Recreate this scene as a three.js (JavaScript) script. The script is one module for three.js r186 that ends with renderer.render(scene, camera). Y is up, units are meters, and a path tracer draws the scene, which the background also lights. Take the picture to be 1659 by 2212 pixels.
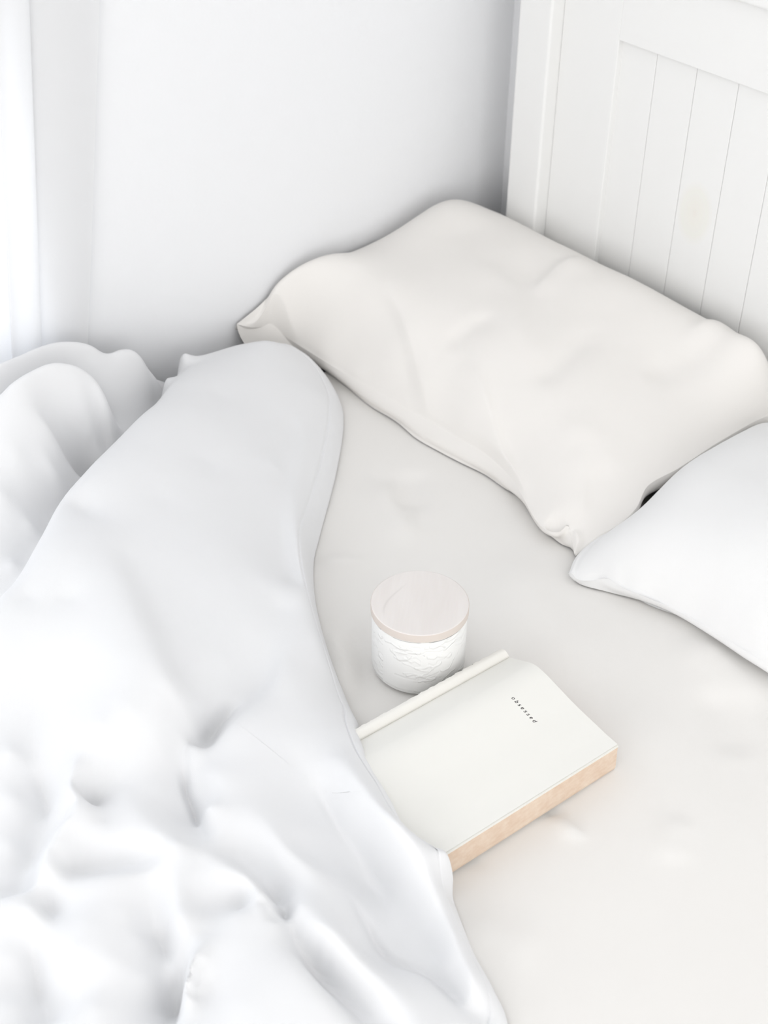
import * as THREE from 'three';
import { RoundedBoxGeometry } from 'three/addons/geometries/RoundedBoxGeometry.js';
import { ImprovedNoise } from 'three/addons/math/ImprovedNoise.js';
import { RectAreaLightUniformsLib } from 'three/addons/lights/RectAreaLightUniformsLib.js';
import { mergeGeometries } from 'three/addons/utils/BufferGeometryUtils.js';

// ---------------------------------------------------------------- camera, sky, daylight, exposure
// World: x from the window wall into the room, z from the headboard towards the foot of the bed, y up, metres.
const scene = new THREE.Scene();
const camera = new THREE.PerspectiveCamera(40.13, 1659 / 2212, 0.05, 30);
const rad = THREE.MathUtils.degToRad;
const pitch = rad(38.049), yaw = rad(41.083);
camera.position.set(1.36, 1.5, 1.33);
camera.lookAt(1.36 - Math.cos(yaw) * Math.cos(pitch), 1.5 - Math.sin(pitch), 1.33 - Math.sin(yaw) * Math.cos(pitch));
camera.rotateZ(rad(0.7163));
camera.focus = 1.38;
camera.userData.fStop = 8;

scene.background = new THREE.Color(0.95, 0.98, 1.0);         // white overcast sky
scene.backgroundIntensity = 3;
RectAreaLightUniformsLib.init();
function daylight(name, w, h, [x, y, z], [tx, ty, tz], intensity, color) {
  const l = new THREE.RectAreaLight(color, intensity, w, h);
  l.name = name; l.position.set(x, y, z); l.lookAt(tx, ty, tz); scene.add(l);
}
const WIN = { z0: 0.7, z1: 2.3, y0: 0.62, y1: 2.2 };           // window in the left wall
const WIN2 = { x0: 0.7, x1: 3.1, y0: 0.5, y1: 2.3 };            // window in the wall beyond the foot of the bed
const WIN3 = { z0: 0.6, z1: 2.9, y0: 0.3, y1: 2.3 };            // glazed doors in the right wall
daylight('window_light', WIN.z1 - WIN.z0, WIN.y1 - WIN.y0, [-0.02, (WIN.y0 + WIN.y1) / 2, (WIN.z0 + WIN.z1) / 2], [2, (WIN.y0 + WIN.y1) / 2, (WIN.z0 + WIN.z1) / 2], 1.55, 0xecf3ff);
daylight('window_light_foot', WIN2.x1 - WIN2.x0, WIN2.y1 - WIN2.y0, [(WIN2.x0 + WIN2.x1) / 2, (WIN2.y0 + WIN2.y1) / 2, 3.36], [(WIN2.x0 + WIN2.x1) / 2, (WIN2.y0 + WIN2.y1) / 2, 0], 3.15, 0xfffaf6);
daylight('window_light_right', WIN3.z1 - WIN3.z0, WIN3.y1 - WIN3.y0, [3.66, (WIN3.y0 + WIN3.y1) / 2, (WIN3.z0 + WIN3.z1) / 2], [0, (WIN3.y0 + WIN3.y1) / 2, (WIN3.z0 + WIN3.z1) / 2], 4.4, 0xfffdfa);

const renderer = new THREE.WebGLRenderer({ antialias: true });
renderer.toneMapping = THREE.LinearToneMapping;
renderer.toneMappingExposure = 0.385;
renderer.shadowMap.enabled = true;

// ---------------------------------------------------------------- helpers
const BED = 0.5;                                                 // height of the sheet
const noise3 = new ImprovedNoise();
const N = (x, y, z = 0) => noise3.noise(x + 31.4, y + 17.7, z + 5.3);
let seed = 20240611;
const rnd = () => ((seed = (seed * 1664525 + 1013904223) >>> 0) / 4294967296);
const clamp = THREE.MathUtils.clamp, lerp = THREE.MathUtils.lerp, smooth = THREE.MathUtils.smoothstep;

function mat(color, roughness = 0.9, extra = {}) { return new THREE.MeshPhysicalMaterial({ color: new THREE.Color(...color), roughness, side: THREE.DoubleSide, ...extra }); }
function add(name, geometry, material, parent = scene) {
  const m = new THREE.Mesh(geometry, material);
  m.name = name; m.castShadow = m.receiveShadow = true; parent.add(m);
  return m;
}
function tag(o, label, category, group) { o.userData.label = label; o.userData.category = category; if (group) o.userData.group = group; return o; }
function structure(name, geometry, material) { const m = add(name, geometry, material); m.userData.kind = 'structure'; return m; }
function group(name, [x, y, z] = [0, 0, 0], turn = 0) { const o = new THREE.Group(); o.name = name; o.position.set(x, y, z); o.rotation.y = turn; scene.add(o); return o; }
function box(x0, x1, y0, y1, z0, z1, r = 0) {
  const w = x1 - x0, h = y1 - y0, d = z1 - z0;
  const g = r ? new RoundedBoxGeometry(w, h, d, 2, r) : new THREE.BoxGeometry(w, h, d);
  return g.translate((x0 + x1) / 2, (y0 + y1) / 2, (z0 + z1) / 2);
}
// a grid of (nu + 1) x (nv + 1) points; fn(u, v) returns [x, y, z]; uv in metres from the flat position
function sheet(nu, nv, fn, flip = false) {
  const pos = new Float32Array((nu + 1) * (nv + 1) * 3), uv = new Float32Array((nu + 1) * (nv + 1) * 2), idx = [];
  for (let i = 0; i <= nu; i++) for (let j = 0; j <= nv; j++) {
    const k = i * (nv + 1) + j, p = fn(i / nu, j / nv, i, j);
    pos.set(p.slice(0, 3), k * 3); uv[k * 2] = p[3] ?? p[0]; uv[k * 2 + 1] = p[4] ?? p[2];
    if (i < nu && j < nv) {
      const a = k, b = k + 1, c = k + nv + 1, d = c + 1;
      if (flip) idx.push(a, c, b, b, c, d); else idx.push(a, b, c, b, d, c);
    }
  }
  const g = new THREE.BufferGeometry();
  g.setAttribute('position', new THREE.BufferAttribute(pos, 3)); g.setAttribute('uv', new THREE.BufferAttribute(uv, 2)); g.setIndex(idx);
  g.computeVertexNormals();
  return g;
}
// points along a smooth curve through [x, h, z] points, about `step` apart
function along(pts, step) {
  if (pts.length === 1) return pts;
  const c = new THREE.CatmullRomCurve3(pts.map((p) => new THREE.Vector3(...p)), false, 'centripetal');
  const n = Math.max(1, Math.round(c.getLength() / step));
  return c.getSpacedPoints(n).map((p) => [p.x, p.y, p.z]);
}
// dense linear solve with pivoting; A has the right-hand side in its last column
function solveDense(A) {
  const m = A.length;
  for (let k = 0; k < m; k++) {
    let b = k; for (let r = k + 1; r < m; r++) if (Math.abs(A[r][k]) > Math.abs(A[b][k])) b = r;
    [A[k], A[b]] = [A[b], A[k]];
    for (let r = k + 1; r < m; r++) { const f = A[r][k] / A[k][k]; if (f) for (let c = k; c <= m; c++) A[r][c] -= f * A[k][c]; }
  }
  const w = new Float64Array(m);
  for (let k = m - 1; k >= 0; k--) { let s = A[k][m]; for (let c = k + 1; c < m; c++) s -= A[k][c] * w[c]; w[k] = s / A[k][k]; }
  return w;
}
// Heights of a cloth over the bed: multiquadrics through crests, valleys, edges and single points. Lines loosen towards
// their ends and single points are only leaned on, so that folds run out softly; narrow folds are laid over.
class Cloth {
  constructor({ c = 0.012, tight = 0.0012, loose = 0.012 } = {}) { Object.assign(this, { c2: c * c, tight, loose, P: [], folds: [] }); }
  line(...pts) { return this.put(pts, 0.03); }
  edge(...pts) { return this.put(pts, 0); }
  spots(pts) { for (const p of pts) this.P.push([...p, 3 * this.loose]); return this; }
  put(pts, fade) {
    const row = along(pts, 0.011), n = row.length - 1;
    row.forEach((p, i) => {
      if (this.P.some((q) => (q[0] - p[0]) ** 2 + (q[2] - p[2]) ** 2 < 0.005 ** 2)) return;
      this.P.push([...p, this.tight + (fade ? this.loose * (1 - smooth(Math.min(i, n - i) * 0.011, -0.006, fade)) : 0)]);
    });
    return this;
  }
  // crest with its far side falling away: a second line towards (dx, dz), `drop` lower
  crest(pts, drop, [dx, dz]) { this.line(...pts); this.line(...pts.map((p) => [p[0] + dx, p[1] - drop, p[2] + dz])); return this; }
  fold(pts, amp, wl, wr = wl) { this.folds.push({ p: along(pts, 0.006), amp, wl, wr }); return this; }
  solve() {
    const P = this.P, n = P.length, A = Array.from({ length: n + 1 }, () => new Float64Array(n + 2));
    for (let i = 0; i < n; i++) {
      for (let j = 0; j < n; j++) A[i][j] = Math.sqrt((P[i][0] - P[j][0]) ** 2 + (P[i][2] - P[j][2]) ** 2 + this.c2);
      A[i][i] -= P[i][3]; A[i][n] = A[n][i] = 1; A[i][n + 1] = P[i][1];
    }
    this.w = solveDense(A);
    return this;
  }
  laid(x, z) {
    let s = 0;
    for (const f of this.folds) {
      let best = 1e9, bi = 0; const q = f.p, reach = 3 * Math.max(f.wl, f.wr);
      for (let i = 0; i < q.length; i++) { const d = (q[i][0] - x) ** 2 + (q[i][2] - z) ** 2; if (d < best) { best = d; bi = i; } }
      if (best > reach * reach) continue;
      let d = Infinity, side = 1, t = 0;                            // nearest point on the two segments that meet there
      for (const k of [bi - 1, bi]) {
        if (k < 0 || k > q.length - 2) continue;
        const ax = q[k][0], az = q[k][2], dx = q[k + 1][0] - ax, dz = q[k + 1][2] - az, e = clamp(((x - ax) * dx + (z - az) * dz) / (dx * dx + dz * dz), 0, 1);
        const g = Math.hypot(x - ax - e * dx, z - az - e * dz);
        if (g < d) { d = g; side = dx * (z - az) - dz * (x - ax); t = (k + e) / (q.length - 1); }
      }
      s += f.amp * Math.exp(-((d / (side > 0 ? f.wr : f.wl)) ** 2)) * smooth(Math.min(t, 1 - t), -0.02, 0.3);
    }
    return s;
  }
  at(x, z) {
    const P = this.P, n = P.length, w = this.w; let s = w[n];
    for (let i = 0; i < n; i++) { const a = P[i][0] - x, b = P[i][2] - z; s += w[i] * Math.sqrt(a * a + b * b + this.c2); }
    return s + this.laid(x, z);
  }
}
// Heights of a cloth sampled on a grid with its folds drawn out: what differs from the cloth's blurred shape is enlarged.
function drawnOut(cloth, [x0, x1], [z0, z1], step, blur, amount) {
  const nx = Math.ceil((x1 - x0) / step) + 1, nz = Math.ceil((z1 - z0) / step) + 1, h = new Float64Array(nx * nz);
  for (let i = 0; i < nx; i++) for (let j = 0; j < nz; j++) h[i * nz + j] = cloth.at(x0 + i * step, z0 + j * step);
  const k = Math.round(blur / step), pass = (a, along_x) => {
    const o = new Float64Array(a.length);
    for (let i = 0; i < nx; i++) for (let j = 0; j < nz; j++) {
      let s = 0, w = 0;
      for (let d = -2 * k; d <= 2 * k; d++) {
        const p = along_x ? i + d : i, q = along_x ? j : j + d;
        if (p < 0 || q < 0 || p >= nx || q >= nz) continue;
        const g = Math.exp(-0.5 * (d / k) ** 2); s += g * a[p * nz + q]; w += g;
      }
      o[i * nz + j] = s / w;
    }
    return o;
  };
  const b = pass(pass(h, true), false);
  for (let n = 0; n < h.length; n++) h[n] += amount * clamp(h[n] - b[n], -0.009, 0.012);
  const cubic = (a, b2, c, d, t) => b2 + 0.5 * t * (c - a + t * (2 * a - 5 * b2 + 4 * c - d + t * (3 * (b2 - c) + d - a)));
  return (x, z) => {
    const u = clamp((x - x0) / step, 1, nx - 3), v = clamp((z - z0) / step, 1, nz - 3), i = Math.floor(u), j = Math.floor(v), fu = u - i, fv = v - j, row = [];
    for (let e = -1; e < 3; e++) { const o = (i + e) * nz + j; row.push(cubic(h[o - 1], h[o], h[o + 1], h[o + 2], fv)); }
    return cubic(...row, fu);
  };
}
// even parametrisation of a polyline of [x, h, z]
function path(pts) {
  const c = new THREE.CatmullRomCurve3(pts.map((p) => new THREE.Vector3(...p)), false, 'centripetal');
  c.arcLengthDivisions = 800;
  return (t) => { const p = c.getPointAt(clamp(t, 0, 1)); return [p.x, p.y, p.z]; };
}

// ---------------------------------------------------------------- procedural textures
function dataTexture(w, h, fn, color = false) {
  const d = new Uint8Array(w * h * 4);
  for (let y = 0; y < h; y++) for (let x = 0; x < w; x++) { const p = fn(x / w, y / h, x, y), k = (y * w + x) * 4; for (let c = 0; c < 3; c++) d[k + c] = clamp(Math.round((Array.isArray(p) ? p[c] : p) * 255), 0, 255); d[k + 3] = 255; }
  const t = new THREE.DataTexture(d, w, h); t.wrapS = t.wrapT = THREE.RepeatWrapping; t.magFilter = THREE.LinearFilter; t.minFilter = THREE.LinearMipmapLinearFilter; t.generateMipmaps = true;
  if (color) t.colorSpace = THREE.SRGBColorSpace;
  t.needsUpdate = true; return t;
}
// cotton weave, one tile = 6 cm
const weave = dataTexture(256, 256, (u, v, x, y) => 0.5 + 0.2 * Math.sin(x * Math.PI / 2 + (y % 2) * Math.PI) + 0.25 * (rnd() - 0.5) + 0.2 * Math.sin(v * 2 * Math.PI * 64));
weave.repeat.set(1 / 0.06, 1 / 0.06);
// brushed paint, one tile = 50 cm
const plaster = dataTexture(256, 256, (u, v) => {
  const t = (a, b, s) => N(Math.cos(a * 2 * Math.PI) * s, Math.sin(a * 2 * Math.PI) * s, Math.cos(b * 2 * Math.PI) * s + Math.sin(b * 2 * Math.PI) * s * 1.7);
  return 0.5 + 0.25 * t(u, v, 2) + 0.2 * t(u, v, 6) + 0.15 * (rnd() - 0.5);
});
plaster.repeat.set(2, 2);

// ---------------------------------------------------------------- materials
const M = {
  wall: mat([0.905, 0.912, 0.928], 0.95, { bumpMap: plaster, bumpScale: 0.0006 }),
  ceiling: mat([0.92, 0.92, 0.92], 0.95),
  floor: mat([0.8, 0.77, 0.73], 0.6),
  duvet: mat([0.86, 0.864, 0.875], 0.95, { bumpMap: weave, bumpScale: 0.00008, sheen: 0.2, sheenRoughness: 0.6, sheenColor: new THREE.Color(1, 1, 1) }),
  sheet: mat([0.885, 0.868, 0.842], 0.95, { bumpMap: weave, bumpScale: 0.00008 }),
  cream: mat([0.895, 0.872, 0.842], 0.95, { bumpMap: weave, bumpScale: 0.00008 }),
  white: mat([0.885, 0.885, 0.885], 0.95, { bumpMap: weave, bumpScale: 0.00008 }),
  curtain: mat([0.97, 0.972, 0.98], 1, { transmission: 0.35, thickness: 0 }),
  paint: mat([0.92, 0.92, 0.91], 0.5),
  page: mat([0.925, 0.912, 0.86], 0.95),
  jar: null, lid: null,
};

// ---------------------------------------------------------------- the room
const LX0 = 0.035, RX = 3.8, RZ = 3.5, RY = 2.5, T = 0.2, BZ = -0.046;
structure('floor', box(-T, RX + T, -0.15, 0, BZ - T, RZ + T), M.floor);
structure('ceiling', box(-T, RX + T, RY, RY + 0.15, BZ - T, RZ + T), M.ceiling);
function uvBox(g) { const p = g.attributes.position, n = g.attributes.normal, u = g.attributes.uv; for (let i = 0; i < p.count; i++) { if (Math.abs(n.getX(i)) > 0.5) u.setXY(i, p.getZ(i), p.getY(i)); else if (Math.abs(n.getZ(i)) > 0.5) u.setXY(i, p.getX(i), p.getY(i)); else u.setXY(i, p.getX(i), p.getZ(i)); } return g; }
structure('wall_left', uvBox(mergeGeometries([box(-T, LX0, 0, RY, BZ - T, WIN.z0), box(-T, LX0, 0, RY, WIN.z1, RZ + T), box(-T, LX0, 0, WIN.y0, WIN.z0, WIN.z1), box(-T, LX0, WIN.y1, RY, WIN.z0, WIN.z1)])), M.wall);
structure('wall_back', uvBox(box(LX0, RX, 0, RY, BZ - T, BZ)), M.wall);
structure('wall_right', uvBox(mergeGeometries([box(RX, RX + T, 0, RY, BZ - T, WIN3.z0), box(RX, RX + T, 0, RY, WIN3.z1, RZ + T), box(RX, RX + T, 0, WIN3.y0, WIN3.z0, WIN3.z1), box(RX, RX + T, WIN3.y1, RY, WIN3.z0, WIN3.z1)])), M.wall);
structure('wall_front', uvBox(mergeGeometries([box(LX0, WIN2.x0, 0, RY, RZ, RZ + T), box(WIN2.x1, RX, 0, RY, RZ, RZ + T), box(WIN2.x0, WIN2.x1, 0, WIN2.y0, RZ, RZ + T), box(WIN2.x0, WIN2.x1, WIN2.y1, RY, RZ, RZ + T)])), M.wall);
const glass = mat([1, 1, 1], 0.02, { transmission: 1, thickness: 0 });
function windowUnit(name, w, h, pos, turn) {
  const o = group(name, pos, turn); o.userData.kind = 'structure';
  const f = 0.06, d = 0.07;
  add('window_frame', mergeGeometries([box(-w / 2, -w / 2 + f, 0, h, -d / 2, d / 2, 0.006), box(w / 2 - f, w / 2, 0, h, -d / 2, d / 2, 0.006), box(-w / 2 + f, w / 2 - f, 0, f, -d / 2, d / 2, 0.006), box(-w / 2 + f, w / 2 - f, h - f, h, -d / 2, d / 2, 0.006), box(-f / 2, f / 2, f, h - f, -d / 2, d / 2, 0.006)]), M.paint, o);
  for (const s of [-1, 1]) { const a = s < 0 ? -w / 2 + f : f / 2; add('pane', box(a, a + w / 2 - 1.5 * f, f, h - f, -0.004, 0.004), glass, o); }
}
windowUnit('window_1', WIN.z1 - WIN.z0, WIN.y1 - WIN.y0, [-0.12, WIN.y0, (WIN.z0 + WIN.z1) / 2], Math.PI / 2);
windowUnit('window_2', WIN2.x1 - WIN2.x0, WIN2.y1 - WIN2.y0, [(WIN2.x0 + WIN2.x1) / 2, WIN2.y0, RZ + 0.12], 0);
windowUnit('window_3', WIN3.z1 - WIN3.z0, WIN3.y1 - WIN3.y0, [RX + 0.12, WIN3.y0, (WIN3.z0 + WIN3.z1) / 2], Math.PI / 2);

// ---------------------------------------------------------------- the bed
const bed = tag(group('bed'), 'white painted wooden bed whose headboard has a tongue-and-groove panel', 'bed');
const BW = 1.52;                                                 // right end of the headboard
function knotTexture(spots) {                                     // yellowed knots showing through white paint
  const c = document.createElement('canvas'); c.width = 64; c.height = 512; const q = c.getContext('2d');
  q.fillStyle = '#ffffff'; q.fillRect(0, 0, 64, 512);
  for (const [x, y, r, a] of spots) {
    const g = q.createRadialGradient(x, y, 0, x, y, r);
    g.addColorStop(0, `rgba(247,238,228,${a})`); g.addColorStop(0.2, `rgba(250,247,234,${a * 0.9})`); g.addColorStop(0.7, `rgba(251,249,238,${a * 0.8})`); g.addColorStop(1, 'rgba(252,250,240,0)');
    q.fillStyle = g; q.save(); q.translate(x, y); q.scale(1, 1.5); q.translate(-x, -y); q.fillRect(0, 0, 64, 512); q.restore();
  }
  const t = new THREE.CanvasTexture(c); t.colorSpace = THREE.SRGBColorSpace; return t;
}
const knotPaint = mat([0.92, 0.92, 0.91], 0.5, { map: knotTexture([[30, 180, 30, 0.5]]) });
{
  const H = add('headboard', mergeGeometries([box(0.164, BW - 0.08, 0.1, 0.9, -0.034, -0.014, 0.002)]), M.paint, bed);   // backing behind the boards
  const part = (name, g, m = M.paint) => add(name, g, m, H);
  part('post', box(0.109, 0.166, 0, 1.08, -0.045, 0.022, 0.004)); part('post', box(BW - 0.059, BW, 0, 1.08, -0.045, 0.022, 0.004));
  part('stile', box(0.166, 0.26, 0.3, 0.994, -0.04, 0, 0.0015)); part('stile', box(BW - 0.172, BW - 0.059, 0.3, 0.994, -0.04, 0, 0.0015));
  part('top_rail', box(0.2598, BW - 0.1718, 0.902, 0.994, -0.04, 0, 0.001));
  part('bottom_rail', box(0.26, BW - 0.172, 0.3, 0.4, -0.04, 0, 0.0015));
  part('cap', box(0.166, BW - 0.059, 0.994, 1.024, -0.042, 0.012, 0.004));
  for (let k = 0, x = 0.2535; x < BW - 0.18; k++, x += 0.061) {   // boards 61 mm wide with a small bevel between
    const g = box(x + 0.0002, Math.min(x + 0.0608, BW - 0.173), 0.4, 0.9, -0.018, -0.008, 0.0011);
    part('plank', g, k === 2 ? knotPaint : M.paint);
  }
  for (const x of [0.098, BW - 0.04]) add('side_rail', box(x, x + 0.03, 0.16, 0.262, 0.024, 2.05, 0.004), M.paint, bed);
  add('footboard', box(0.1, BW, 0.18, 0.48, 2.05, 2.09, 0.005), M.paint, bed);
  for (const x of [0.1, BW - 0.06]) add('leg', box(x, x + 0.06, 0, 0.5, 2.05, 2.11, 0.005), M.paint, bed);
  add('slat_base', box(0.128, BW - 0.04, 0.22, 0.262, 0.024, 2.05), M.paint, bed);
}

// mattress in its fitted sheet: x MX0..MX1, rounded over the edges, faint creases
const MX0 = 0.095, MX1 = 1.54, MZ0 = 0.024, MZ1 = 2.03;
const creases = new Cloth();
const sheetFolds = [
  [[[.351, 0, .439], [.379, 0, .469], [.417, 0, .485], [.468, 0, .503]], 0.0022, 0.012, 0.02],
  [[[.358, 0, .401], [.387, 0, .438], [.425, 0, .462]], -0.0016, 0.014, 0.02],
  [[[.5, 0, .662], [.55, 0, .683], [.606, 0, .707]], 0.0025, 0.012, 0.008],
  [[[.507, 0, .625], [.556, 0, .655], [.614, 0, .717]], -0.002, 0.012, 0.012],
  [[[.531, 0, .427], [.609, 0, .469], [.669, 0, .488], [.748, 0, .51]], 0.0018, 0.03, 0.035],
  [[[.756, 0, .384], [.812, 0, .393], [.878, 0, .405]], 0.0022, 0.02, 0.025],
  [[[.819, 0, .424], [.863, 0, .451], [.902, 0, .479]], -0.0018, 0.018, 0.02],
  [[[.912, 0, .571], [.925, 0, .604], [.946, 0, .619]], 0.0012, 0.01, 0.015],
  [[[.834, 0, .663], [.853, 0, .665], [.87, 0, .662]], 0.0018, 0.006, 0.008],
  [[[.861, 0, .809], [.89, 0, .796], [.932, 0, .773]], 0.001, 0.02, 0.03],
  [[[.426, 0, .609], [.436, 0, .584], [.462, 0, .566]], 0.0018, 0.012, 0.02],
  [[[.787, 0, .624], [.813, 0, .548], [.851, 0, .484]], 0.001, 0.04, 0.05],
];
for (const [p, a, wl, wr] of sheetFolds) creases.fold(p, 3.2 * a, wl, wr);
const tufts = [[.831, 0, .66], [.826, 0, .755], [.9, 0, .773]].map((p, i) => [p[0], p[2], [0.006, 0.006, 0.0025][i], [0.004, 0.003, 0.0012][i]]);
function sheetHeight(x, z) {
  let h = 0.0012 * N(x * 5, z * 5) + 0.0006 * N(x * 13, z * 11) + creases.laid(x, z);
  for (const [tx, tz, r, d] of tufts) h -= d * Math.exp(-(((x - tx) ** 2 + (z - tz) ** 2) / (r * r)));
  return h - 0.0012;
}
const mattress = tag(group('mattress'), 'mattress under a creamy white fitted sheet with faint creases, below book and jar', 'mattress');
{
  const round = 0.035, deep = 0.2, arc = (Math.PI / 2) * round, nX = 260, nZ = 330;
  const edge = (s, lo, hi) => {                                   // unrolled length -> [coordinate, drop]
    const span = hi - lo - 2 * round, a = s - (deep + arc), b = a - span;
    if (a < 0) { const t = -a; return t < arc ? [lo + round - round * Math.sin(t / round), round * (1 - Math.cos(t / round))] : [lo, round + t - arc]; }
    if (b > 0) return b < arc ? [hi - round + round * Math.sin(b / round), round * (1 - Math.cos(b / round))] : [hi, round + b - arc];
    return [lo + round + a, 0];
  };
  const LX = MX1 - MX0 - 2 * round + 2 * (deep + arc), LZ = MZ1 - MZ0 - 2 * round + 2 * (deep + arc);
  add('fitted_sheet', sheet(nX, nZ, (u, v) => {
    const [x, dx] = edge(u * LX, MX0, MX1), [z, dz] = edge(v * LZ, MZ0, MZ1), d = Math.min(Math.hypot(dx, dz), round + deep);
    return [x, BED + (d > 0.001 ? 0 : sheetHeight(x, z)) - d, z];
  }), M.sheet, mattress);
  add('mattress_core', box(MX0 + 0.01, MX1 - 0.01, 0.262, BED - 0.02, MZ0 + 0.01, MZ1 - 0.01, 0.03), M.white, mattress);
}

// ---------------------------------------------------------------- curtain beside the window
{
  const curtain = tag(group('curtain'), 'white sheer curtain hanging in soft folds against the left wall', 'curtain');
  const edge0 = [[.045, .516, .585], [.045, .118, .655]], fold0 = [[.06, .536, .668], [.06, .151, .715]];
  const zAt = (e, y) => lerp(e[0][2], e[1][2], clamp((e[0][1] - y) / (e[0][1] - e[1][1]), -1.6, 1.4));
  const prof = (s, y) => {                                         // s: metres of cloth from the right-hand edge
    const ze = zAt(edge0, y - BED), zf = zAt(fold0, y - BED), w = zf - ze + 0.012;
    if (s < 0.12) { const t = s / 0.12; return [0.043 + 0.006 * Math.sin(t * Math.PI * 0.9) - 0.004 * smooth(t, 0.75, 1), ze + w * t]; }
    if (s < 0.19) { const t = (s - 0.12) / 0.07; return [0.0405 + 0.0125 * smooth(t, 0, 0.9), ze + w - 0.014 * Math.sin(t * Math.PI) * 0.9]; }
    const t = s - 0.19, k = 0.5 + 0.5 * Math.cos(t * 42 + 0.25 * Math.sin(y * 2));
    return [0.042 + 0.011 * k, ze + w + t * 0.62 + 0.012 * Math.sin(t * 84)];
  };
  const cloth = (off) => sheet(60, 300, (u, v) => { const y = lerp(0.03, 2.47, u), [x, z] = prof(v * 0.85, y); return [x + off + 0.002 * N(y * 3, v * 9), y, z, v * 0.85, y]; });
  add('curtain_panel', cloth(0), M.curtain, curtain);
  add('curtain_track', box(0.036, 0.07, 2.465, 2.5, 0.45, 2.6, 0.004), M.paint, curtain);
}

// ---------------------------------------------------------------- pillows
// Closed pillow: four edge curves of [x, h, z], heights of the upper face from a Cloth, lower face resting on the sheet.
function pillowGeometry({ front, back, left, right, under, cloth, nu = 170, nv = 130, wrinkle = 0.0006 }) {
  const F = path(front), B = path(back), L = path(left), R = path(right), U = path(under);
  for (const e of [front, back, left, right]) cloth.edge(...e);
  cloth.solve();
  const c00 = front[0], c10 = front.at(-1), c01 = back[0], c11 = back.at(-1);
  const flat = (u, v) => {
    const f = F(u), b = B(u), l = L(v), r = R(v), o = [];
    for (let k = 0; k < 3; k++) o.push((1 - v) * f[k] + v * b[k] + (1 - u) * l[k] + u * r[k] - ((1 - u) * (1 - v) * c00[k] + u * (1 - v) * c10[k] + (1 - u) * v * c01[k] + u * v * c11[k]));
    return o;
  };
  const rim = (u, v) => Math.min(u, 1 - u, v, 1 - v);
  const ease = (t) => t + 0.12 * Math.sin(2 * Math.PI * t) / -Math.PI;  // finer towards the edges
  const top = sheet(nu, nv, (a, b) => {
    const u = ease(a), v = ease(b), p = flat(u, v), e = rim(u, v);
    const h = lerp(p[1], cloth.at(p[0], p[2]), smooth(e, 0, 0.012)) + wrinkle * smooth(e, 0, 0.1) * (N(p[0] * 18, p[2] * 18) + 0.6 * N(p[0] * 40, p[2] * 40, 3));
    return [p[0], BED + h, p[2]];
  });
  const inset = (p, k) => { const cx = (c00[0] + c11[0]) / 2, cz = (c00[2] + c11[2]) / 2, dx = cx - p[0], dz = cz - p[2], d = Math.hypot(dx, dz); return [p[0] + dx / d * k, p[1], p[2] + dz / d * k]; };
  // the side between the seam and the sheet, all round: t 0..4 walks front, right, back, left
  const seam = (t) => (t < 1 ? F(t) : t < 2 ? R(t - 1) : t < 3 ? B(3 - t) : L(4 - t));
  const low = (t) => {
    const s = seam(t), q = inset(s, Math.max(0, s[1] - 0.02) * 0.8 + 0.004);
    if (t >= 1) return [q[0], Math.min(0.003, s[1]), q[2]];
    const w = U(t); return [w[0], Math.min(w[1], s[1]), w[2]];
  };
  const side = sheet(520, 10, (a, b) => {
    const s = seam(a * 4 * 0.99999), l = low(a * 4 * 0.99999), t = b, m = inset(s, -0.007 * Math.sin(Math.PI * Math.min(1, t * 1.1)) * clamp(s[1] / 0.02, 0, 1));
    const g = t ** 1.2;
    return [lerp(s[0], l[0], g) + m[0] - s[0], BED + lerp(s[1], l[1], t), lerp(s[2], l[2], g) + m[2] - s[2], a * 2, b * 0.05];
  });
  const bottom = sheet(60, 40, (u, v) => {                         // flat underneath
    const p = flat(u, v), e = rim(u, v), q = inset(p, (e < 0.2 ? (1 - e / 0.2) : 0) * 0.03);
    return [q[0], BED + 0.002, q[2]];
  }, true);
  return mergeGeometries([top, side, bottom]);
}

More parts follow.
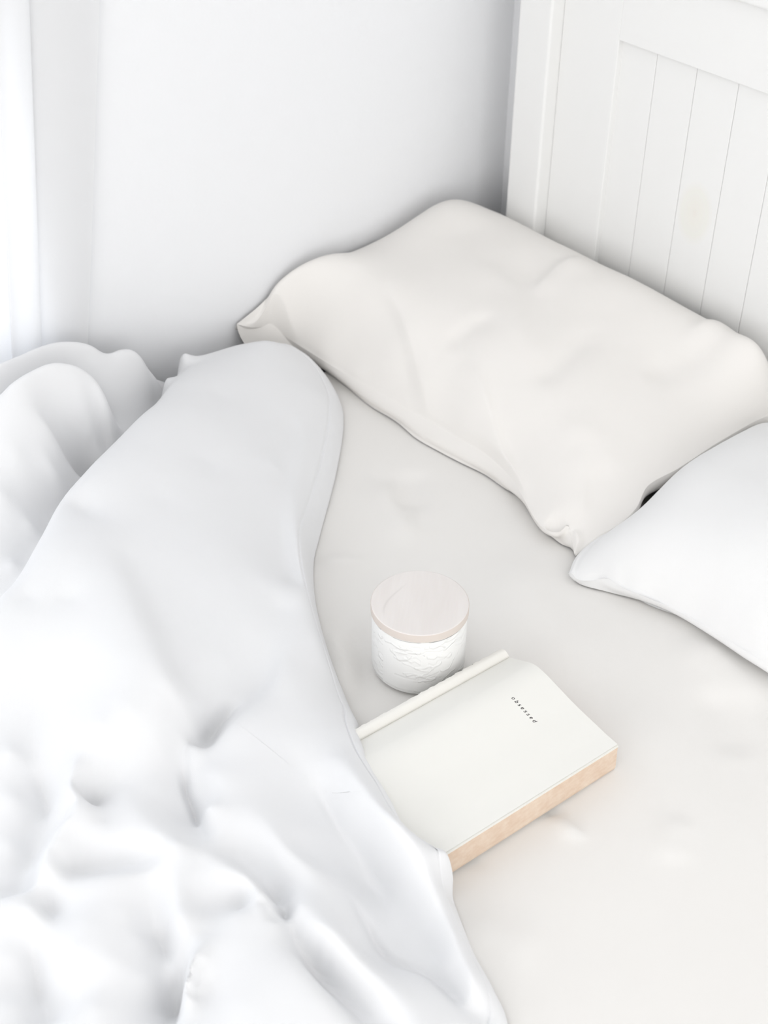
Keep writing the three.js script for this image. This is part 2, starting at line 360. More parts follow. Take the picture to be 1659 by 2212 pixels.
{ // the cream pillow lying along the headboard, its case open at the right end
  const front = [[.042, .07, .438], [.048, .062, .422], [.051, .05, .389], [.069, .036, .375], [.119, .026, .364], [.204, .024, .359], [.263, .023, .354], [.321, .023, .347], [.367, .023, .345], [.412, .023, .343], [.465, .022, .353], [.497, .02, .366], [.537, .018, .384], [.556, .018, .387], [.569, .02, .381], [.57, .024, .368], [.582, .016, .374], [.598, .008, .385]];
  const under = [[.025, .02, .411], [.033, .005, .375], [.064, .001, .361], [.104, .001, .353], [.159, .001, .355], [.219, .001, .361], [.268, .001, .359], [.311, .001, .364], [.35, .001, .361], [.382, .001, .357], [.421, .001, .351], [.455, .001, .352], [.482, .001, .35], [.533, .001, .373], [.553, .001, .375], [.572, .001, .376], [.583, .001, .373], [.594, .001, .379]];
  const right = [...[[.598, .008, .385], [.602, .02, .355], [.609, .028, .325], [.608, .036, .299], [.597, .046, .268], [.602, .052, .223], [.6, .054, .141], [.602, .052, .055]], [0.612, 0.05, 0.03], [0.61, 0.045, 0.006]];
  const left = [...[[.042, .07, .438]], [0.042, 0.082, 0.405], [0.04, 0.1, 0.36], [0.04, 0.108, 0.25], [0.04, 0.105, 0.12], [0.042, 0.09, 0.012]];
  const back = [[0.042, 0.09, 0.012], [0.1, 0.1, 0.006], [0.3, 0.1, 0.005], [0.5, 0.095, 0.005], [0.61, 0.045, 0.006]];
  const c = new Cloth({ c: 0.022, tight: 0.002 });
  c.line(...[[.055, .106, .41], [.055, .119, .379], [.055, .129, .341], [.055, .128, .302], [.055, .117, .255], [.055, .122, .198], [.055, .134, .114], [.055, .129, .066]]);
  c.line(...[[.085, .129, .045], [.131, .134, .045], [.21, .133, .045], [.303, .133, .045], [.366, .134, .045], [.466, .127, .045], [.509, .127, .045], [.543, .132, .045], [.576, .132, .045]]);
  c.spots([[.08, .1, .399], [.096, .08, .382], [.122, .116, .356], [.149, .122, .302], [.138, .127, .213], [.14, .128, .132], [.183, .078, .361], [.222, .096, .326], [.243, .11, .267], [.256, .118, .2], [.262, .12, .122], [.285, .065, .342], [.332, .088, .309], [.342, .106, .242], [.354, .112, .174], [.38, .116, .118], [.365, .05, .338], [.41, .046, .335], [.409, .072, .305], [.422, .092, .242], [.45, .098, .192], [.462, .103, .123], [.498, .102, .078], [.482, .046, .337], [.479, .066, .298], [.512, .072, .256], [.524, .082, .19], [.546, .082, .133], [.558, .084, .06], [.543, .042, .325], [.561, .052, .283], [.565, .064, .219], [.534, .031, .367], [.582, .031, .349], [.591, .063, .097]]);
  c.fold([[.111, .12, .285], [.19, .108, .293], [.244, .095, .314], [.271, .082, .326], [.344, .046, .358]], 0.008, 0.035, 0.007);
  c.fold([[.316, .098, .287], [.391, .07, .322], [.45, .042, .35], [.509, .024, .369]], 0.012, 0.011, 0.035);
  c.fold([[.402, .09, .277], [.405, .1, .218], [.393, .114, .132]], -0.005, 0.02, 0.02);
  c.fold([[.3, .116, .16], [.285, .12, .094], [.296, .124, .05]], 0.005, 0.010, 0.02);
  c.fold([[.284, .1, .296], [.282, .11, .256], [.297, .115, .215]], -0.004, 0.012, 0.02);
  c.fold([[.172, .126, .17], [.253, .12, .172], [.336, .108, .22], [.391, .096, .258]], 0.004, 0.02, 0.03);
  c.fold([[.492, .1, .097], [.493, .106, .047], [.513, .108, .01], [.559, .104, .013]], 0.006, 0.012, 0.022);
  c.fold([[.485, .098, .165], [.506, .1, .105], [.533, .1, .051]], -0.006, 0.02, 0.025);
  c.fold([[.461, .075, .28], [.522, .066, .274], [.571, .05, .294]], 0.004, 0.02, 0.03);
  c.fold([[.548, .026, .382], [.56, .026, .376], [.565, .03, .365]], -0.006, 0.009, 0.013);
  c.fold([[.577, .032, .367], [.593, .028, .375], [.602, .018, .383]], 0.005, 0.006, 0.010);
  c.fold([[.507, .05, .287], [.549, .04, .328], [.583, .032, .363]], 0.004, 0.010, 0.035);
  const p = tag(group('pillow'), 'cream pillow lying flat along the headboard, in a case with an open right end', 'pillow');
  add('pillowcase', pillowGeometry({ front, back, left, right, under, cloth: c, nu: 220, nv: 170 }), M.cream, p);
}
{ // the white pillow at the right, only its left corner in view
  const left = [...[[.62, .012, .414], [.609, .016, .39], [.605, .02, .358], [.606, .026, .295], [.592, .032, .206], [.591, .034, .125], [.595, .034, .041]], [0.645, 0.03, 0.03], [0.65, 0.03, 0.008]];
  const front = [...[[.62, .012, .414], [.631, .01, .415], [.644, .012, .406], [.657, .02, .399], [.678, .019, .397], [.698, .019, .391], [.734, .017, .379], [.791, .018, .375], [.831, .02, .375], [.85, .02, .373]], [0.95, 0.022, 0.37], [1.15, 0.022, 0.39], [1.27, 0.015, 0.4]];
  const under = [...[[.616, .001, .407], [.629, .001, .411], [.659, .001, .397], [.692, .001, .38], [.728, .001, .368], [.785, .001, .363], [.825, .001, .363], [.846, .001, .363]], [0.95, 0.001, 0.365], [1.15, 0.001, 0.385], [1.265, 0.001, 0.395]];
  const right = [[1.27, 0.015, 0.4], [1.28, 0.04, 0.2], [1.27, 0.03, 0.008]];
  const back = [[0.65, 0.03, 0.008], [0.8, 0.06, 0.004], [1.1, 0.06, 0.004], [1.27, 0.03, 0.008]];
  const c = new Cloth({ c: 0.022, tight: 0.002 });
  c.line(...[[.617, .034, .372], [.62, .046, .313], [.608, .056, .23], [.608, .06, .152], [.613, .062, .073]]);
  c.spots([[.634, .026, .408], [.651, .036, .395], [.676, .056, .361], [.684, .08, .299], [.683, .092, .222], [.692, .04, .383], [.73, .062, .366], [.753, .086, .325], [.751, .098, .28], [.743, .032, .376], [.785, .038, .369], [.776, .06, .363], [.816, .072, .359], [.834, .036, .372]]);
  c.spots([[0.95, 0.11, 0.2], [1.1, 0.105, 0.2], [0.95, 0.1, 0.1], [0.8, 0.1, 0.1], [0.95, 0.075, 0.31], [1.1, 0.07, 0.31]]);
  c.fold([[.642, .024, .409], [.658, .03, .403], [.679, .026, .399], [.699, .02, .396]], -0.006, 0.007, 0.014);
  c.fold([[.654, .036, .388], [.687, .035, .392], [.718, .028, .39], [.732, .02, .382]], -0.006, 0.008, 0.016);
  c.fold([[.682, .046, .377], [.724, .046, .385], [.758, .03, .378], [.787, .022, .375]], -0.005, 0.009, 0.018);
  c.fold([[.65, .032, .401], [.675, .04, .394], [.707, .036, .393]], 0.005, 0.008, 0.012);
  c.fold([[.771, .034, .38], [.801, .028, .379], [.84, .024, .376]], -0.005, 0.007, 0.012);
  const p = tag(group('pillow_001'), 'white pillow at the right edge with a crumpled front seam, beside the cream one', 'pillow');
  add('pillowcase', pillowGeometry({ front, back, left, right, under, cloth: c, nu: 220, nv: 130 }), M.white, p);
}

// ---------------------------------------------------------------- duvet
{
  const d = new Cloth({ c: 0.006, tight: 0.0007 });
  const hem = [...[[.099, .062, .424], [.107, .046, .392], [.142, .024, .374], [.196, .013, .39], [.231, .01, .415], [.305, .01, .487], [.388, .01, .579], [.416, .01, .609], [.459, .01, .642], [.5, .01, .667], [.557, .01, .696], [.611, .013, .72], [.633, .018, .73], [.649, .025, .738], [.662, .032, .749], [.682, .04, .761], [.713, .046, .776], [.758, .048, .79], [.788, .048, .8], [.815, .047, .798], [.833, .044, .798], [.837, .022, .791], [.842, .01, .795], [.87, .01, .809], [.9, .01, .822], [.931, .01, .832], [.962, .01, .847]], [1.0, 0.01, 0.92], [1.04, 0.01, 1.05], [1.07, 0.01, 1.25], [1.09, 0.01, 1.5]];
  const wall = [[0.06, 0.02, 0.46], [0.062, 0.03, 0.54], [0.064, 0.08, 0.62], [0.066, 0.11, 0.7], [0.067, 0.12, 0.82], [0.07, 0.12, 0.95], [0.1, 0.08, 1.2], [0.1, 0.06, 1.5]];
  const away = (k) => [-0.87 * k, -0.5 * k];
  d.edge(...hem);
  d.edge(...wall);
  // crest of the big flap, from the pillow down to the left edge
  d.crest([[.107, .075, .439], [.104, .08, .491], [.107, .085, .548], [.176, .1, .65], [.209, .11, .703], [.284, .12, .825], [.326, .122, .875], [.372, .122, .93], [.385, .12, .956], [.42, .11, 1.014]], 0.043, [-0.034, 0.0]);
  // humps between the flap and the wall
  d.line(...[[.085, .163, .809], [.085, .161, .786], [.085, .161, .763], [.085, .162, .737], [.085, .159, .71], [.085, .144, .676], [.085, .128, .657]]);
  d.line(...[[.085, .128, .657], [.085, .11, .617], [.085, .08, .596]]);
  d.line(...[[.15, .167, .837], [.15, .17, .82], [.15, .175, .808], [.15, .179, .78], [.15, .175, .752], [.15, .156, .72], [.15, .13, .702]], ...[[.16, .114, .703], [.16, .091, .707]], ...[[.175, .076, .728], [.175, .058, .744], [.175, .043, .76]]);
  d.line(...[[.15, .167, .837], [.15, .17, .82], [.15, .175, .808], [.15, .179, .78], [.15, .175, .752], [.15, .156, .72], [.15, .13, .702], [.15, .107, .698], [.15, .083, .702], [.15, .057, .715], [.15, .038, .73]].map((p) => [p[0] - 0.03, p[1] - 0.055, p[2] - 0.012]));
  d.spots([[.187, .164, .786], [.218, .14, .802], [.263, .12, .858], [.299, .11, .901], [.207, .15, .838], [.236, .13, .874]]);
  d.spots([[.09, .098, .625], [.112, .084, .644]]);
  // small gathers by the wall
  d.line(...[[.085, .076, .585], [.085, .079, .573], [.085, .072, .534], [.085, .067, .492], [.085, .061, .449]]);
  d.line(...[[.1, .088, .582]], ...[[.115, .079, .599], [.115, .062, .609]]);
  d.line(...[[.09, .074, .589], [.09, .049, .599]]);
  d.line(...[[.105, .085, .557]], ...[[.12, .074, .587]]);
  d.line(...[[.093, .072, .567], [.093, .051, .584]]);
  // the large panel and the ridge that bounds it
  d.line(...[[.298, .124, .83], [.354, .126, .82], [.412, .125, .845], [.475, .12, .865], [.53, .11, .878], [.568, .1, .887]]);
  d.line(...[[.403, .118, .826], [.469, .107, .843], [.529, .094, .859], [.567, .082, .87]]);
  d.spots([[.2, .076, .519], [.316, .067, .58], [.297, .093, .659], [.338, .109, .746], [.421, .084, .718], [.508, .07, .754], [.539, .074, .815], [.197, .09, .57], [.179, .056, .447], [.439, .096, .775]]);
  // the puffed edge beside the hem
  d.line(...[[.201, .039, .429], [.265, .042, .5], [.344, .044, .576], [.421, .039, .63], [.477, .034, .663], [.532, .032, .693], [.586, .032, .721]]);
  d.line(...[[.256, .047, .507], [.344, .052, .593], [.414, .047, .644], [.477, .043, .679]]);
  // crease where the lower folds ride over the panel
  d.line(...[[.502, .058, .719], [.543, .058, .743], [.574, .06, .771], [.598, .063, .8], [.604, .066, .827], [.61, .068, .853], [.622, .068, .879], [.629, .066, .897], [.634, .062, .91]]);
  d.line(...[[.509, .063, .741], [.54, .059, .759], [.562, .056, .778], [.577, .054, .8], [.584, .056, .826], [.587, .053, .849], [.595, .05, .871], [.605, .046, .888]]);
  // crease down the left of the lower folds, and the small pleat beside it
  d.line(...[[.579, .082, .891], [.599, .07, .902], [.614, .064, .912], [.636, .057, .924], [.657, .053, .93], [.693, .054, .942]]);
  d.line(...[[.587, .066, .875], [.613, .068, .9], [.631, .067, .917]]);
  d.line(...[[.644, .069, .922], [.668, .069, .929], [.698, .069, .937]]);
  // boundary between the lit left and the shaded right of the lower folds
  d.line(...[[.642, .07, .903], [.663, .07, .901], [.698, .069, .902], [.731, .065, .901], [.754, .061, .902], [.787, .055, .894], [.81, .048, .893], [.834, .041, .896], [.856, .034, .9], [.871, .031, .897], [.902, .03, .88], [.931, .028, .876], [.953, .026, .874]]);
  d.line(...[[.749, .054, .89], [.781, .046, .881], [.803, .038, .879], [.826, .03, .881], [.848, .023, .886], [.864, .021, .885], [.893, .021, .87], [.925, .02, .867], [.947, .015, .862]]);
  d.spots([[.665, .061, .845], [.697, .059, .87], [.739, .049, .862], [.642, .056, .796], [.666, .052, .775]]);
  // valley before the hem, and the hem riding over the book
  d.line(...[[.672, .056, .83], [.69, .052, .83], [.715, .045, .832], [.744, .039, .837], [.765, .036, .837], [.798, .03, .837], [.825, .027, .841], [.857, .022, .848], [.888, .019, .853]]);
  d.line(...[[.702, .063, .804], [.749, .065, .817], [.791, .063, .826], [.819, .059, .825], [.841, .047, .824], [.865, .037, .831], [.897, .034, .844], [.928, .032, .858], [.953, .03, .869]]);
  // lower folds
  d.line(...[[.785, .054, .935], [.79, .062, .928], [.801, .063, .93], [.813, .061, .937], [.838, .059, .935], [.884, .053, .924], [.919, .049, .922], [.949, .045, .919]]);
  d.line(...[[.721, .056, .936], [.743, .052, .931], [.763, .048, .93], [.78, .042, .932], [.788, .03, .933], [.793, .024, .935]]);
  d.line(...[[.814, .037, .941], [.848, .038, .94], [.893, .036, .94], [.913, .034, .938]]);
  d.line(...[[.622, .073, .976], [.65, .076, .98], [.682, .076, .972], [.709, .072, .959], [.735, .07, .952], [.772, .069, .947], [.797, .066, .948], [.814, .062, .952], [.823, .059, .954], [.849, .058, .957], [.886, .055, .958], [.905, .053, .957]]);
  d.spots([[.629, .073, .945], [.67, .063, .947], [.599, .083, .921]]);
  d.line(...[[.639, .068, 1.032], [.665, .072, .999], [.679, .077, .983], [.691, .079, .972], [.7, .079, .974], [.722, .073, .993], [.744, .068, 1.007], [.766, .063, 1.02], [.777, .052, 1.021]]);
  d.line(...[[.658, .06, 1.03], [.677, .063, 1.007], [.689, .066, .992]]);
  d.line(...[[.713, .061, 1.007], [.739, .052, 1.019], [.758, .044, 1.024], [.774, .04, 1.023]]);
  d.spots([[.724, .064, .966], [.74, .061, .986]]);
  d.line(...[[.752, .059, .984], [.762, .059, .96], [.775, .056, .95], [.794, .05, .95], [.806, .048, .952]]);
  d.line(...[[.777, .064, 1.001], [.777, .068, .983], [.783, .069, .962], [.795, .066, .955]]);
  d.spots([[.802, .071, .989], [.833, .07, .99], [.862, .067, .995], [.847, .072, 1.018], [.818, .07, 1.014]]);
  d.line(...[[.772, .065, 1.007], [.777, .069, 1.005], [.783, .07, 1.006], [.793, .07, 1.023], [.809, .068, 1.041], [.83, .065, 1.057]]);
  d.line(...[[.779, .043, 1.022], [.79, .034, 1.036], [.796, .024, 1.042], [.811, .02, 1.052]]);
  d.line(...[[.794, .064, 1.01], [.8, .062, 1.021], [.814, .058, 1.037], [.829, .056, 1.05]]);
  d.spots([[.711, .078, 1.069], [.727, .079, 1.086], [.75, .075, 1.068], [.773, .066, 1.051], [.796, .061, 1.054], [.719, .073, 1.037], [.743, .07, 1.039], [.774, .074, 1.1]]);
  d.line(...[[.664, .07, 1.061], [.676, .071, 1.044], [.685, .072, 1.032], [.701, .072, 1.003]]);
  d.line(...[[.646, .058, 1.052], [.66, .06, 1.036], [.673, .062, 1.022], [.688, .066, 1]]);
  // the bulge left of the panel and the folds beneath it
  d.line(...[[.579, .09, .996], [.606, .085, 1.011], [.625, .08, 1.035], [.645, .076, 1.062], [.654, .074, 1.083], [.656, .072, 1.087]]);
  d.line(...[[.492, .1, .951], [.496, .086, .981], [.517, .076, 1.002], [.54, .068, 1.017], [.556, .06, 1.02], [.573, .056, 1.025], [.587, .053, 1.036], [.607, .048, 1.056], [.622, .044, 1.076]]);
  d.spots([[.525, .096, 1.027], [.562, .084, 1.048], [.596, .074, 1.071], [.619, .066, 1.085], [.453, .105, .996], [.449, .112, .964]]);
  d.spots([[.506, .12, .91], [.57, .109, .933], [.564, .112, .962], [.426, .119, .906], [.402, .12, .936], [.557, .106, .901]]);
  d.line(...[[.573, .098, .904], [.585, .09, .923], [.599, .076, .957], [.6, .068, .99], [.604, .064, 1.011], [.617, .06, 1.028]]);
  d.spots([[.632, .064, 1.001]]);
  // bottom left
  d.line(...[[.657, .07, 1.087], [.665, .068, 1.082], [.667, .069, 1.073], [.665, .07, 1.06]]);
  d.line(...[[.64, .065, 1.116], [.647, .068, 1.108], [.655, .07, 1.098], [.669, .07, 1.091], [.679, .068, 1.089], [.69, .065, 1.091], [.714, .069, 1.089]]);
  d.line(...[[.617, .046, 1.108], [.627, .044, 1.088], [.644, .046, 1.08]]);
  d.line(...[[.662, .05, 1.077], [.679, .052, 1.082]]);
  d.line(...[[.687, .06, 1.103], [.703, .053, 1.112], [.726, .045, 1.12], [.75, .038, 1.126]]);
  d.spots([[.694, .072, 1.125], [.73, .07, 1.142], [.765, .066, 1.15], [.728, .072, 1.104], [.769, .07, 1.12]]);
  // pinched creases
  const pinch = (pts, deep, wl = 0.004, wr = 0.004) => d.fold(pts, -0.9 * deep, wl, wr);
  pinch([[.612, .063, .91], [.636, .057, .924], [.657, .053, .93], [.686, .054, .94]], 0.006);
  pinch([[.581, .052, .824], [.583, .048, .847], [.59, .043, .868], [.599, .038, .885]], 0.005, 0.005, 0.005);
  pinch([[.69, .052, .83], [.715, .045, .832], [.744, .039, .837], [.765, .036, .837], [.798, .03, .837]], 0.003, 0.006, 0.006);
  pinch([[.801, .034, .877], [.824, .025, .879], [.844, .017, .883], [.861, .016, .883], [.892, .018, .869], [.924, .018, .866]], 0.004, 0.005, 0.005);
  pinch([[.767, .046, .929], [.778, .034, .93], [.784, .015, .93], [.806, .026, .942], [.833, .03, .943]], 0.003, 0.007, 0.007);
  pinch([[.736, .047, 1.017], [.754, .037, 1.022], [.769, .032, 1.021]], 0.004, 0.006, 0.006);
  pinch([[.779, .036, 1.025], [.785, .026, 1.033], [.791, .014, 1.04], [.802, .01, 1.047]], 0.005, 0.005, 0.005);
  pinch([[.796, .063, 1.014], [.805, .06, 1.028], [.819, .057, 1.042]], 0.003, 0.003, 0.004);
  pinch([[.54, .068, 1.017], [.556, .06, 1.02], [.573, .056, 1.025], [.587, .053, 1.036]], 0.003, 0.005, 0.005);
  pinch([[.685, .058, 1.102], [.7, .048, 1.11], [.721, .037, 1.119], [.739, .03, 1.123]], 0.004, 0.006, 0.006);
  pinch([[.776, .056, .949], [.794, .05, .95], [.806, .048, .952]], 0.003, 0.004, 0.005);
  // beyond the frame
  d.spots([[0.2, 0.09, 1.1], [0.4, 0.08, 1.2], [0.6, 0.07, 1.25], [0.8, 0.06, 1.25], [0.95, 0.045, 1.2], [0.3, 0.06, 1.5], [0.6, 0.075, 1.5], [0.9, 0.05, 1.5], [0.45, 0.05, 1.35], [0.75, 0.04, 1.38], [0.2, 0.12, 0.95]]);
  d.solve();
  const drape = drawnOut(d, [0.04, 1.14], [0.36, 1.54], 0.0025, 0.0125, 0.8);
  const E = path(hem), L = path(wall), bookTop = (x, z) => smooth(z, 0.56, 0.575) * (1 - smooth(z, 0.81, 0.825)) * smooth(x, 0.655, 0.665) * (1 - smooth(x, 0.835, 0.845));
  const nS = 420, nT = 560, rim = 0.011;
  const point = (t, s) => { const a = L(t), b = E(t); return [lerp(a[0], b[0], s), lerp(a[2], b[2], s), Math.hypot(b[0] - a[0], b[2] - a[2])]; };
  const height = (x, z, toHem, toEnd) => {
    let h = drape(x, z) + 0.0007 * N(x * 16, z * 16) + 0.0003 * N(x * 42, z * 42, 2);
    const e = Math.min(toHem, toEnd);
    h -= 0.0016 * Math.exp(-(((toHem - 0.018) / 0.0014) ** 2));                       // stitched line inside the hem
    h += 0.0015 * Math.exp(-(((toHem - 0.008) / 0.006) ** 2)) * N(x * 60, z * 60, 9);  // puckers between stitching and hem
    if (e < rim) { const q = 1 - e / rim, base = Math.max(0.0015, h - 0.011); h = base + (h - base) * Math.sqrt(Math.max(0, 1 - q * q)); }
    return h;
  };
  const cover = (to, n) => sheet(nT, n, (t, k) => {             // s runs from the wall (0) to the hem (1), finer towards the hem
    const [, , len] = point(t, 1), hemS = 1 - 0.018 / len, s = to ? lerp(hemS, 1, 1 - (1 - k) ** 1.3) : hemS * (1 - (1 - k) ** 1.2), [x, z] = point(t, s);
    return [x, BED + height(x, z, (1 - s) * len, t * 1.6 + 0.002), z];
  });
  const top = cover(false, nS - 30), hemTop = cover(true, 30);
  const below = sheet(nT, 6, (t, k) => {                            // turned under along the hem
    const b = E(t), [x, z] = point(t, 1 - 0.05 * k), y = height(b[0], b[2], 0, t * 1.6 + 0.002);
    return [x, BED + Math.max(0.0012, y - 0.001 * k * (1 - k) * 4 - 0.0005), z];
  }, true);
  const backSide = sheet(nT, 8, (t, k) => { const a = L(t); return [a[0] - 0.01 * Math.sin(k * 3), BED + lerp(height(a[0], a[2], 1, t * 1.6 + 0.002), -0.12, k), a[2]]; }, true);
  const duvet = tag(group('duvet'), 'thick white duvet heaped in rumpled folds, its hem lying over the book corner', 'duvet');
  add('duvet_cover', mergeGeometries([top, backSide]), M.duvet, duvet);
  add('hem', mergeGeometries([hemTop, below]), M.duvet, duvet).userData.label = 'stitched hem';
}

// ---------------------------------------------------------------- jar with a wooden lid
{
  const jar = tag(group('jar', [0.609, BED, 0.627]), 'round white crackle-textured jar with a pale wooden lid, standing behind the book', 'jar');
  const crackle = (() => {                                           // wrinkled paper-like relief
    const c = document.createElement('canvas'); c.width = 1024; c.height = 256; const q = c.getContext('2d');
    q.fillStyle = '#808080'; q.fillRect(0, 0, 1024, 256);
    for (let i = 0; i < 420; i++) {
      let x = rnd() * 1024, y = rnd() * 256; q.beginPath(); q.moveTo(x, y);
      for (let k = 0; k < 5; k++) { x += 6 + rnd() * 22; y += (rnd() - 0.5) * 9; q.lineTo(x, y); }
      q.strokeStyle = rnd() < 0.6 ? 'rgba(255,255,255,0.55)' : 'rgba(20,20,20,0.35)'; q.lineWidth = 1 + rnd() * 2; q.stroke();
    }
    const t = new THREE.CanvasTexture(c); t.wrapS = t.wrapT = THREE.RepeatWrapping; return t;
  })();
  const grain = dataTexture(256, 256, (u, v) => {
    const X = u - 0.5, Y = v - 0.5, g = 0.012 * N(X * 9 + 2 * N(X * 3, Y * 1.2), Y * 2) + 0.005 * N(X * 60, Y * 4);
    const streak = 0.6 * Math.exp(-(((X + 0.22 + 0.12 * Math.sin(Y * 5 + 0.8)) / 0.012) ** 2)) * smooth(Y, -0.3, -0.1) * (1 - smooth(Y, 0.1, 0.3)) * 0.06;
    return [0.955 + g - streak, 0.935 + g * 1.2 - streak, 0.922 + g * 1.3 - streak];
  }, true);
  M.jar = mat([0.94, 0.94, 0.93], 0.75, { bumpMap: crackle, bumpScale: 0.002 });
  M.lid = mat([0.93, 0.93, 0.93], 0.7, { map: grain });
  M.lidEdge = mat([0.74, 0.67, 0.62], 0.85);
  const R = 0.0472;
  const lathe = (pts, n = 96) => new THREE.LatheGeometry(pts.map(([r, y]) => new THREE.Vector2(r, y)), n);
  const body = [[0, 0], [R - 0.007, 0], [R - 0.003, 0.0012], [R - 0.0006, 0.0045], [R, 0.009], [R, 0.03], [R, 0.055], [R, 0.0725], [R - 0.0012, 0.0738], [R - 0.004, 0.0738], [R - 0.004, 0.012], [0, 0.01]];
  add('jar_body', lathe(body, 120), M.jar, jar);
  const RL = 0.0484, lid = lathe([[0, 0.0742], [RL - 0.0008, 0.0742], [RL, 0.0748], [RL, 0.0826], [RL - 0.0006, 0.0836], [RL - 0.0016, 0.084], [0.03, 0.0841], [0, 0.0841]]);
  const p = lid.attributes.position, uv = lid.attributes.uv;
  for (let i = 0; i < p.count; i++) uv.setXY(i, 0.5 + (p.getX(i) * 0.74 - p.getZ(i) * 0.67) / 0.1, 0.5 + (p.getX(i) * 0.67 + p.getZ(i) * 0.74) / 0.1);
  const L = add('lid', lid, M.lid, jar); L.userData.label = 'pale wooden lid with a dark grain streak';
  add('lid_rim', lathe([[RL - 0.0006, 0.0744], [RL + 0.0001, 0.075], [RL + 0.0001, 0.0829], [RL - 0.0005, 0.0834]]), M.lidEdge, L);
}

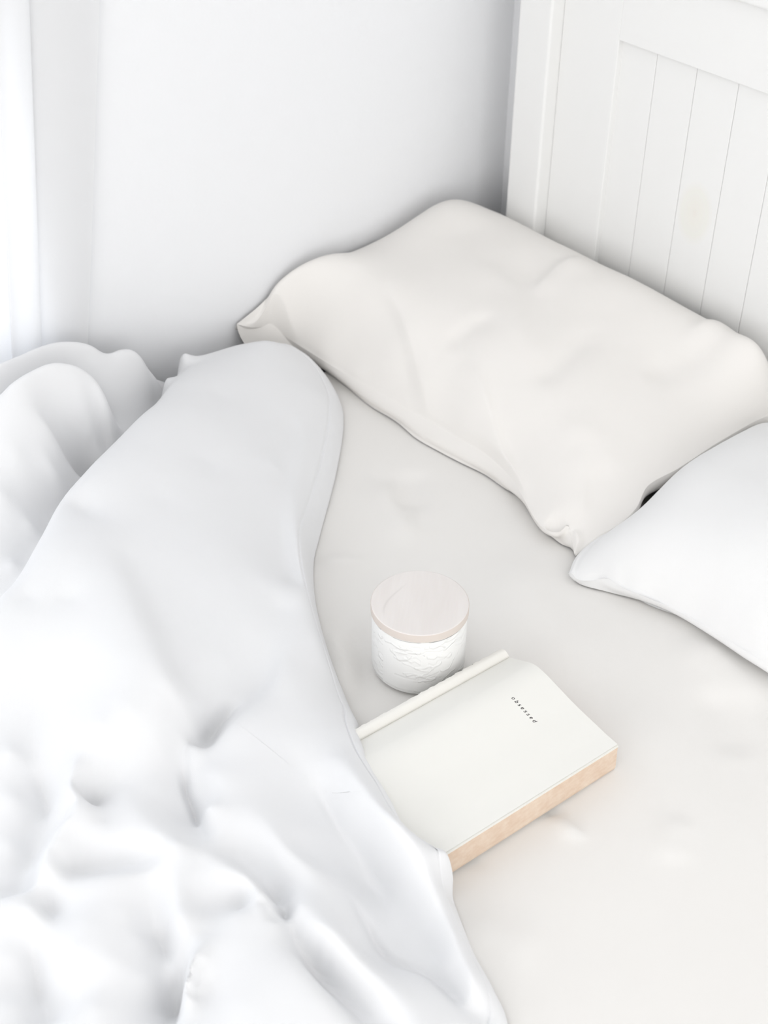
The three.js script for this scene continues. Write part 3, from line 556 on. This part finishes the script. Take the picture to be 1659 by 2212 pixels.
// ---------------------------------------------------------------- the book, folded open on the sheet
{
  const book = tag(group('book', [0.834, BED, 0.581], rad(-3.2)), 'open paperback with one printed word on its cream page, partly under the duvet', 'book');
  const LEN = 0.222;
  // height of the page across its width (u from the fore-edge towards the fold)
  const prof = new THREE.CatmullRomCurve3([[0, 0.0342], [0.016, 0.0354], [0.031, 0.0369], [0.0596, 0.0399], [0.0858, 0.0447], [0.106, 0.0478], [0.118, 0.0466], [0.1253, 0.0434], [0.135, 0.0382], [0.1445, 0.0332], [0.1512, 0.03]].map((p) => new THREE.Vector3(p[0], p[1], 0)));
  const hAt = (u) => { let lo = 0, hi = 1; for (let i = 0; i < 24; i++) { const m = (lo + hi) / 2; if (prof.getPoint(m).x < u) lo = m; else hi = m; } return prof.getPoint(lo).y; };
  const U = 0.1512;
  const edgeTone = dataTexture(256, 64, (u, v) => { const s = 0.03 * N(u * 14, v * 3) + 0.035 * N(u * 40, v * 16, 4) + 0.02 * (rnd() - 0.5); return [0.965 + s * 0.6, 0.875 + s, 0.795 + s * 1.2]; }, true);
  const edgePaper = mat([0.83, 0.83, 0.82], 0.95, { map: edgeTone });
  // page block: a solid under the page profile, fore-edge slightly rounded in and tapered towards the cover
  const drop = 0.0016;
  const loop = [];
  for (let k = 0; k <= 40; k++) { const u = U * k / 40; loop.push([-u, Math.max(0.004, hAt(u) - drop)]); }
  loop.push([-U - 0.004, 0.012], [-U, 0.0025], [0.0004, 0.0025], [0.0012, 0.006]);
  const shape = new THREE.Shape(loop.map(([x, y]) => new THREE.Vector2(x, y)));
  const block = new THREE.ExtrudeGeometry(shape, { depth: LEN, bevelEnabled: false, steps: 1 });
  { const p = block.attributes.position, uv = block.attributes.uv; for (let i = 0; i < p.count; i++) uv.setXY(i, (p.getZ(i) + p.getX(i)) / 0.22, p.getY(i) / 0.05); }
  const b = add('page_block', block, edgePaper, book); b.userData.label = 'peach-tinted fore-edge of the pages';
  // cover underneath
  add('back_cover', box(-U - 0.003, -0.002, 0.0003, 0.0024, 0.0005, LEN - 0.0005, 0.0009), M.page, book);
  // leaves on top of the block; the uppermost carries the word
  const print = (() => {
    const c = document.createElement('canvas'); c.width = 1024; c.height = 1500; const q = c.getContext('2d');
    q.fillStyle = '#ffffff'; q.fillRect(0, 0, 1024, 1500);
    q.fillStyle = q.strokeStyle = '#241d20'; q.lineWidth = 1.4; q.font = 'italic 33px sans-serif'; q.textBaseline = 'alphabetic';
    const px = 1024 / U, x0 = (U - 0.0965) * px, x1 = (U - 0.0635) * px, word = [...'obsessed'], y = (0.0475 / LEN) * 1500;
    const wide = word.map((ch) => q.measureText(ch).width), gap = (x1 - x0 - wide.reduce((a, v) => a + v, 0)) / 7;
    let x = x0; word.forEach((ch, i) => { q.fillText(ch, x, y); q.strokeText(ch, x, y); x += wide[i] + gap; });
    const t = new THREE.CanvasTexture(c); t.colorSpace = THREE.SRGBColorSpace; return t;
  })();
  const printed = mat([0.9, 0.892, 0.85], 0.95, { map: print });
  const leaf = (k, out, m) => {
    const th = 0.0005, base = 0.0001 + (2 - k) * -0.0006;
    const up = sheet(72, 4, (a, c) => { const u = lerp(-out, U, a), lift = 0.0006 * (1 - smooth(a, 0, 0.12)) * (k === 2 ? 1 : 0.5); return [-u, hAt(Math.max(0, u)) + base + lift, c * LEN, 1 - Math.max(0, u) / U, 1 - c]; }, true);
    const dn = up.clone(); { const p = dn.attributes.position; for (let i = 0; i < p.count; i++) p.setY(i, p.getY(i) - th); dn.setIndex([...dn.index.array].reverse()); dn.computeVertexNormals(); }
    const rimGeo = sheet(1, 4, (a, c) => [out, hAt(0) + base + 0.0006 * (k === 2 ? 1 : 0.5) - a * th, c * LEN, 0.99, 0.01]);
    const capGeo = [0, 1].map((e) => sheet(72, 1, (a, c) => { const u = lerp(-out, U, a), lift = 0.0006 * (1 - smooth(a, 0, 0.12)) * (k === 2 ? 1 : 0.5); return [-u, hAt(Math.max(0, u)) + base + lift - c * th, e * LEN, 0.99, 0.01]; }));
    return add('page', mergeGeometries([up, dn, rimGeo, ...capGeo]), m, book);
  };
  leaf(0, 0.0009, M.page); leaf(1, 0.0003, M.page); leaf(2, -0.0008, printed).userData.label = 'cream page with one printed word';
  // the pages before it, bent round behind: a ragged roll along the fold
  const ring = new THREE.CatmullRomCurve3([[U - 0.0002, 0.0292], [U - 0.0003, 0.0325], [0.1535, 0.0347], [0.157, 0.0358], [0.1615, 0.0338], [0.166, 0.029], [0.169, 0.022], [0.1695, 0.013], [0.166, 0.005], [0.158, 0.0022], [0.15, 0.0022]].map((p) => new THREE.Vector3(p[0], p[1], 0)));
  const roll = sheet(48, 140, (a, c) => {
    const p = ring.getPoint(a), rag = 0.0007 * smooth(a, 0.35, 0.5) * (N(c * 60, 3) + Math.sign(Math.sin(c * 120)) * 0.35);
    return [-p.x + rag, p.y, 0.001 + c * (LEN - 0.002), c, a];
  }, true);
  const ends = [0, 1].map((e) => { const g = new THREE.ShapeGeometry(new THREE.Shape(ring.getPoints(40).map((p) => new THREE.Vector2(-p.x, p.y)))); return g.translate(0, 0, 0.001 + e * (LEN - 0.002)); });
  const lineTone = (() => {                                            // ends of printed lines along the bend
    const c = document.createElement('canvas'); c.width = 1024; c.height = 256; const q = c.getContext('2d');
    q.fillStyle = '#ffffff'; q.fillRect(0, 0, 1024, 256); q.fillStyle = 'rgba(70,66,66,0.75)';
    for (let x = 90; x < 1010; x += 22) { const h = 14 + rnd() * 26; q.fillRect(x, 256 - 256 * (0.475 + 0.02 * rnd()) - h, 5 + rnd() * 3, h); }
    const t = new THREE.CanvasTexture(c); t.colorSpace = THREE.SRGBColorSpace; return t;
  })();
  const rolled = mat([0.97, 0.95, 0.9], 0.95, { map: lineTone });
  for (const g of ends) { const u = g.attributes.uv; for (let i = 0; i < u.count; i++) u.setXY(i, 0.01, 0.02); }
  add('turned_pages', mergeGeometries([roll, ...ends]), rolled, book);
}

renderer.render(scene, camera);
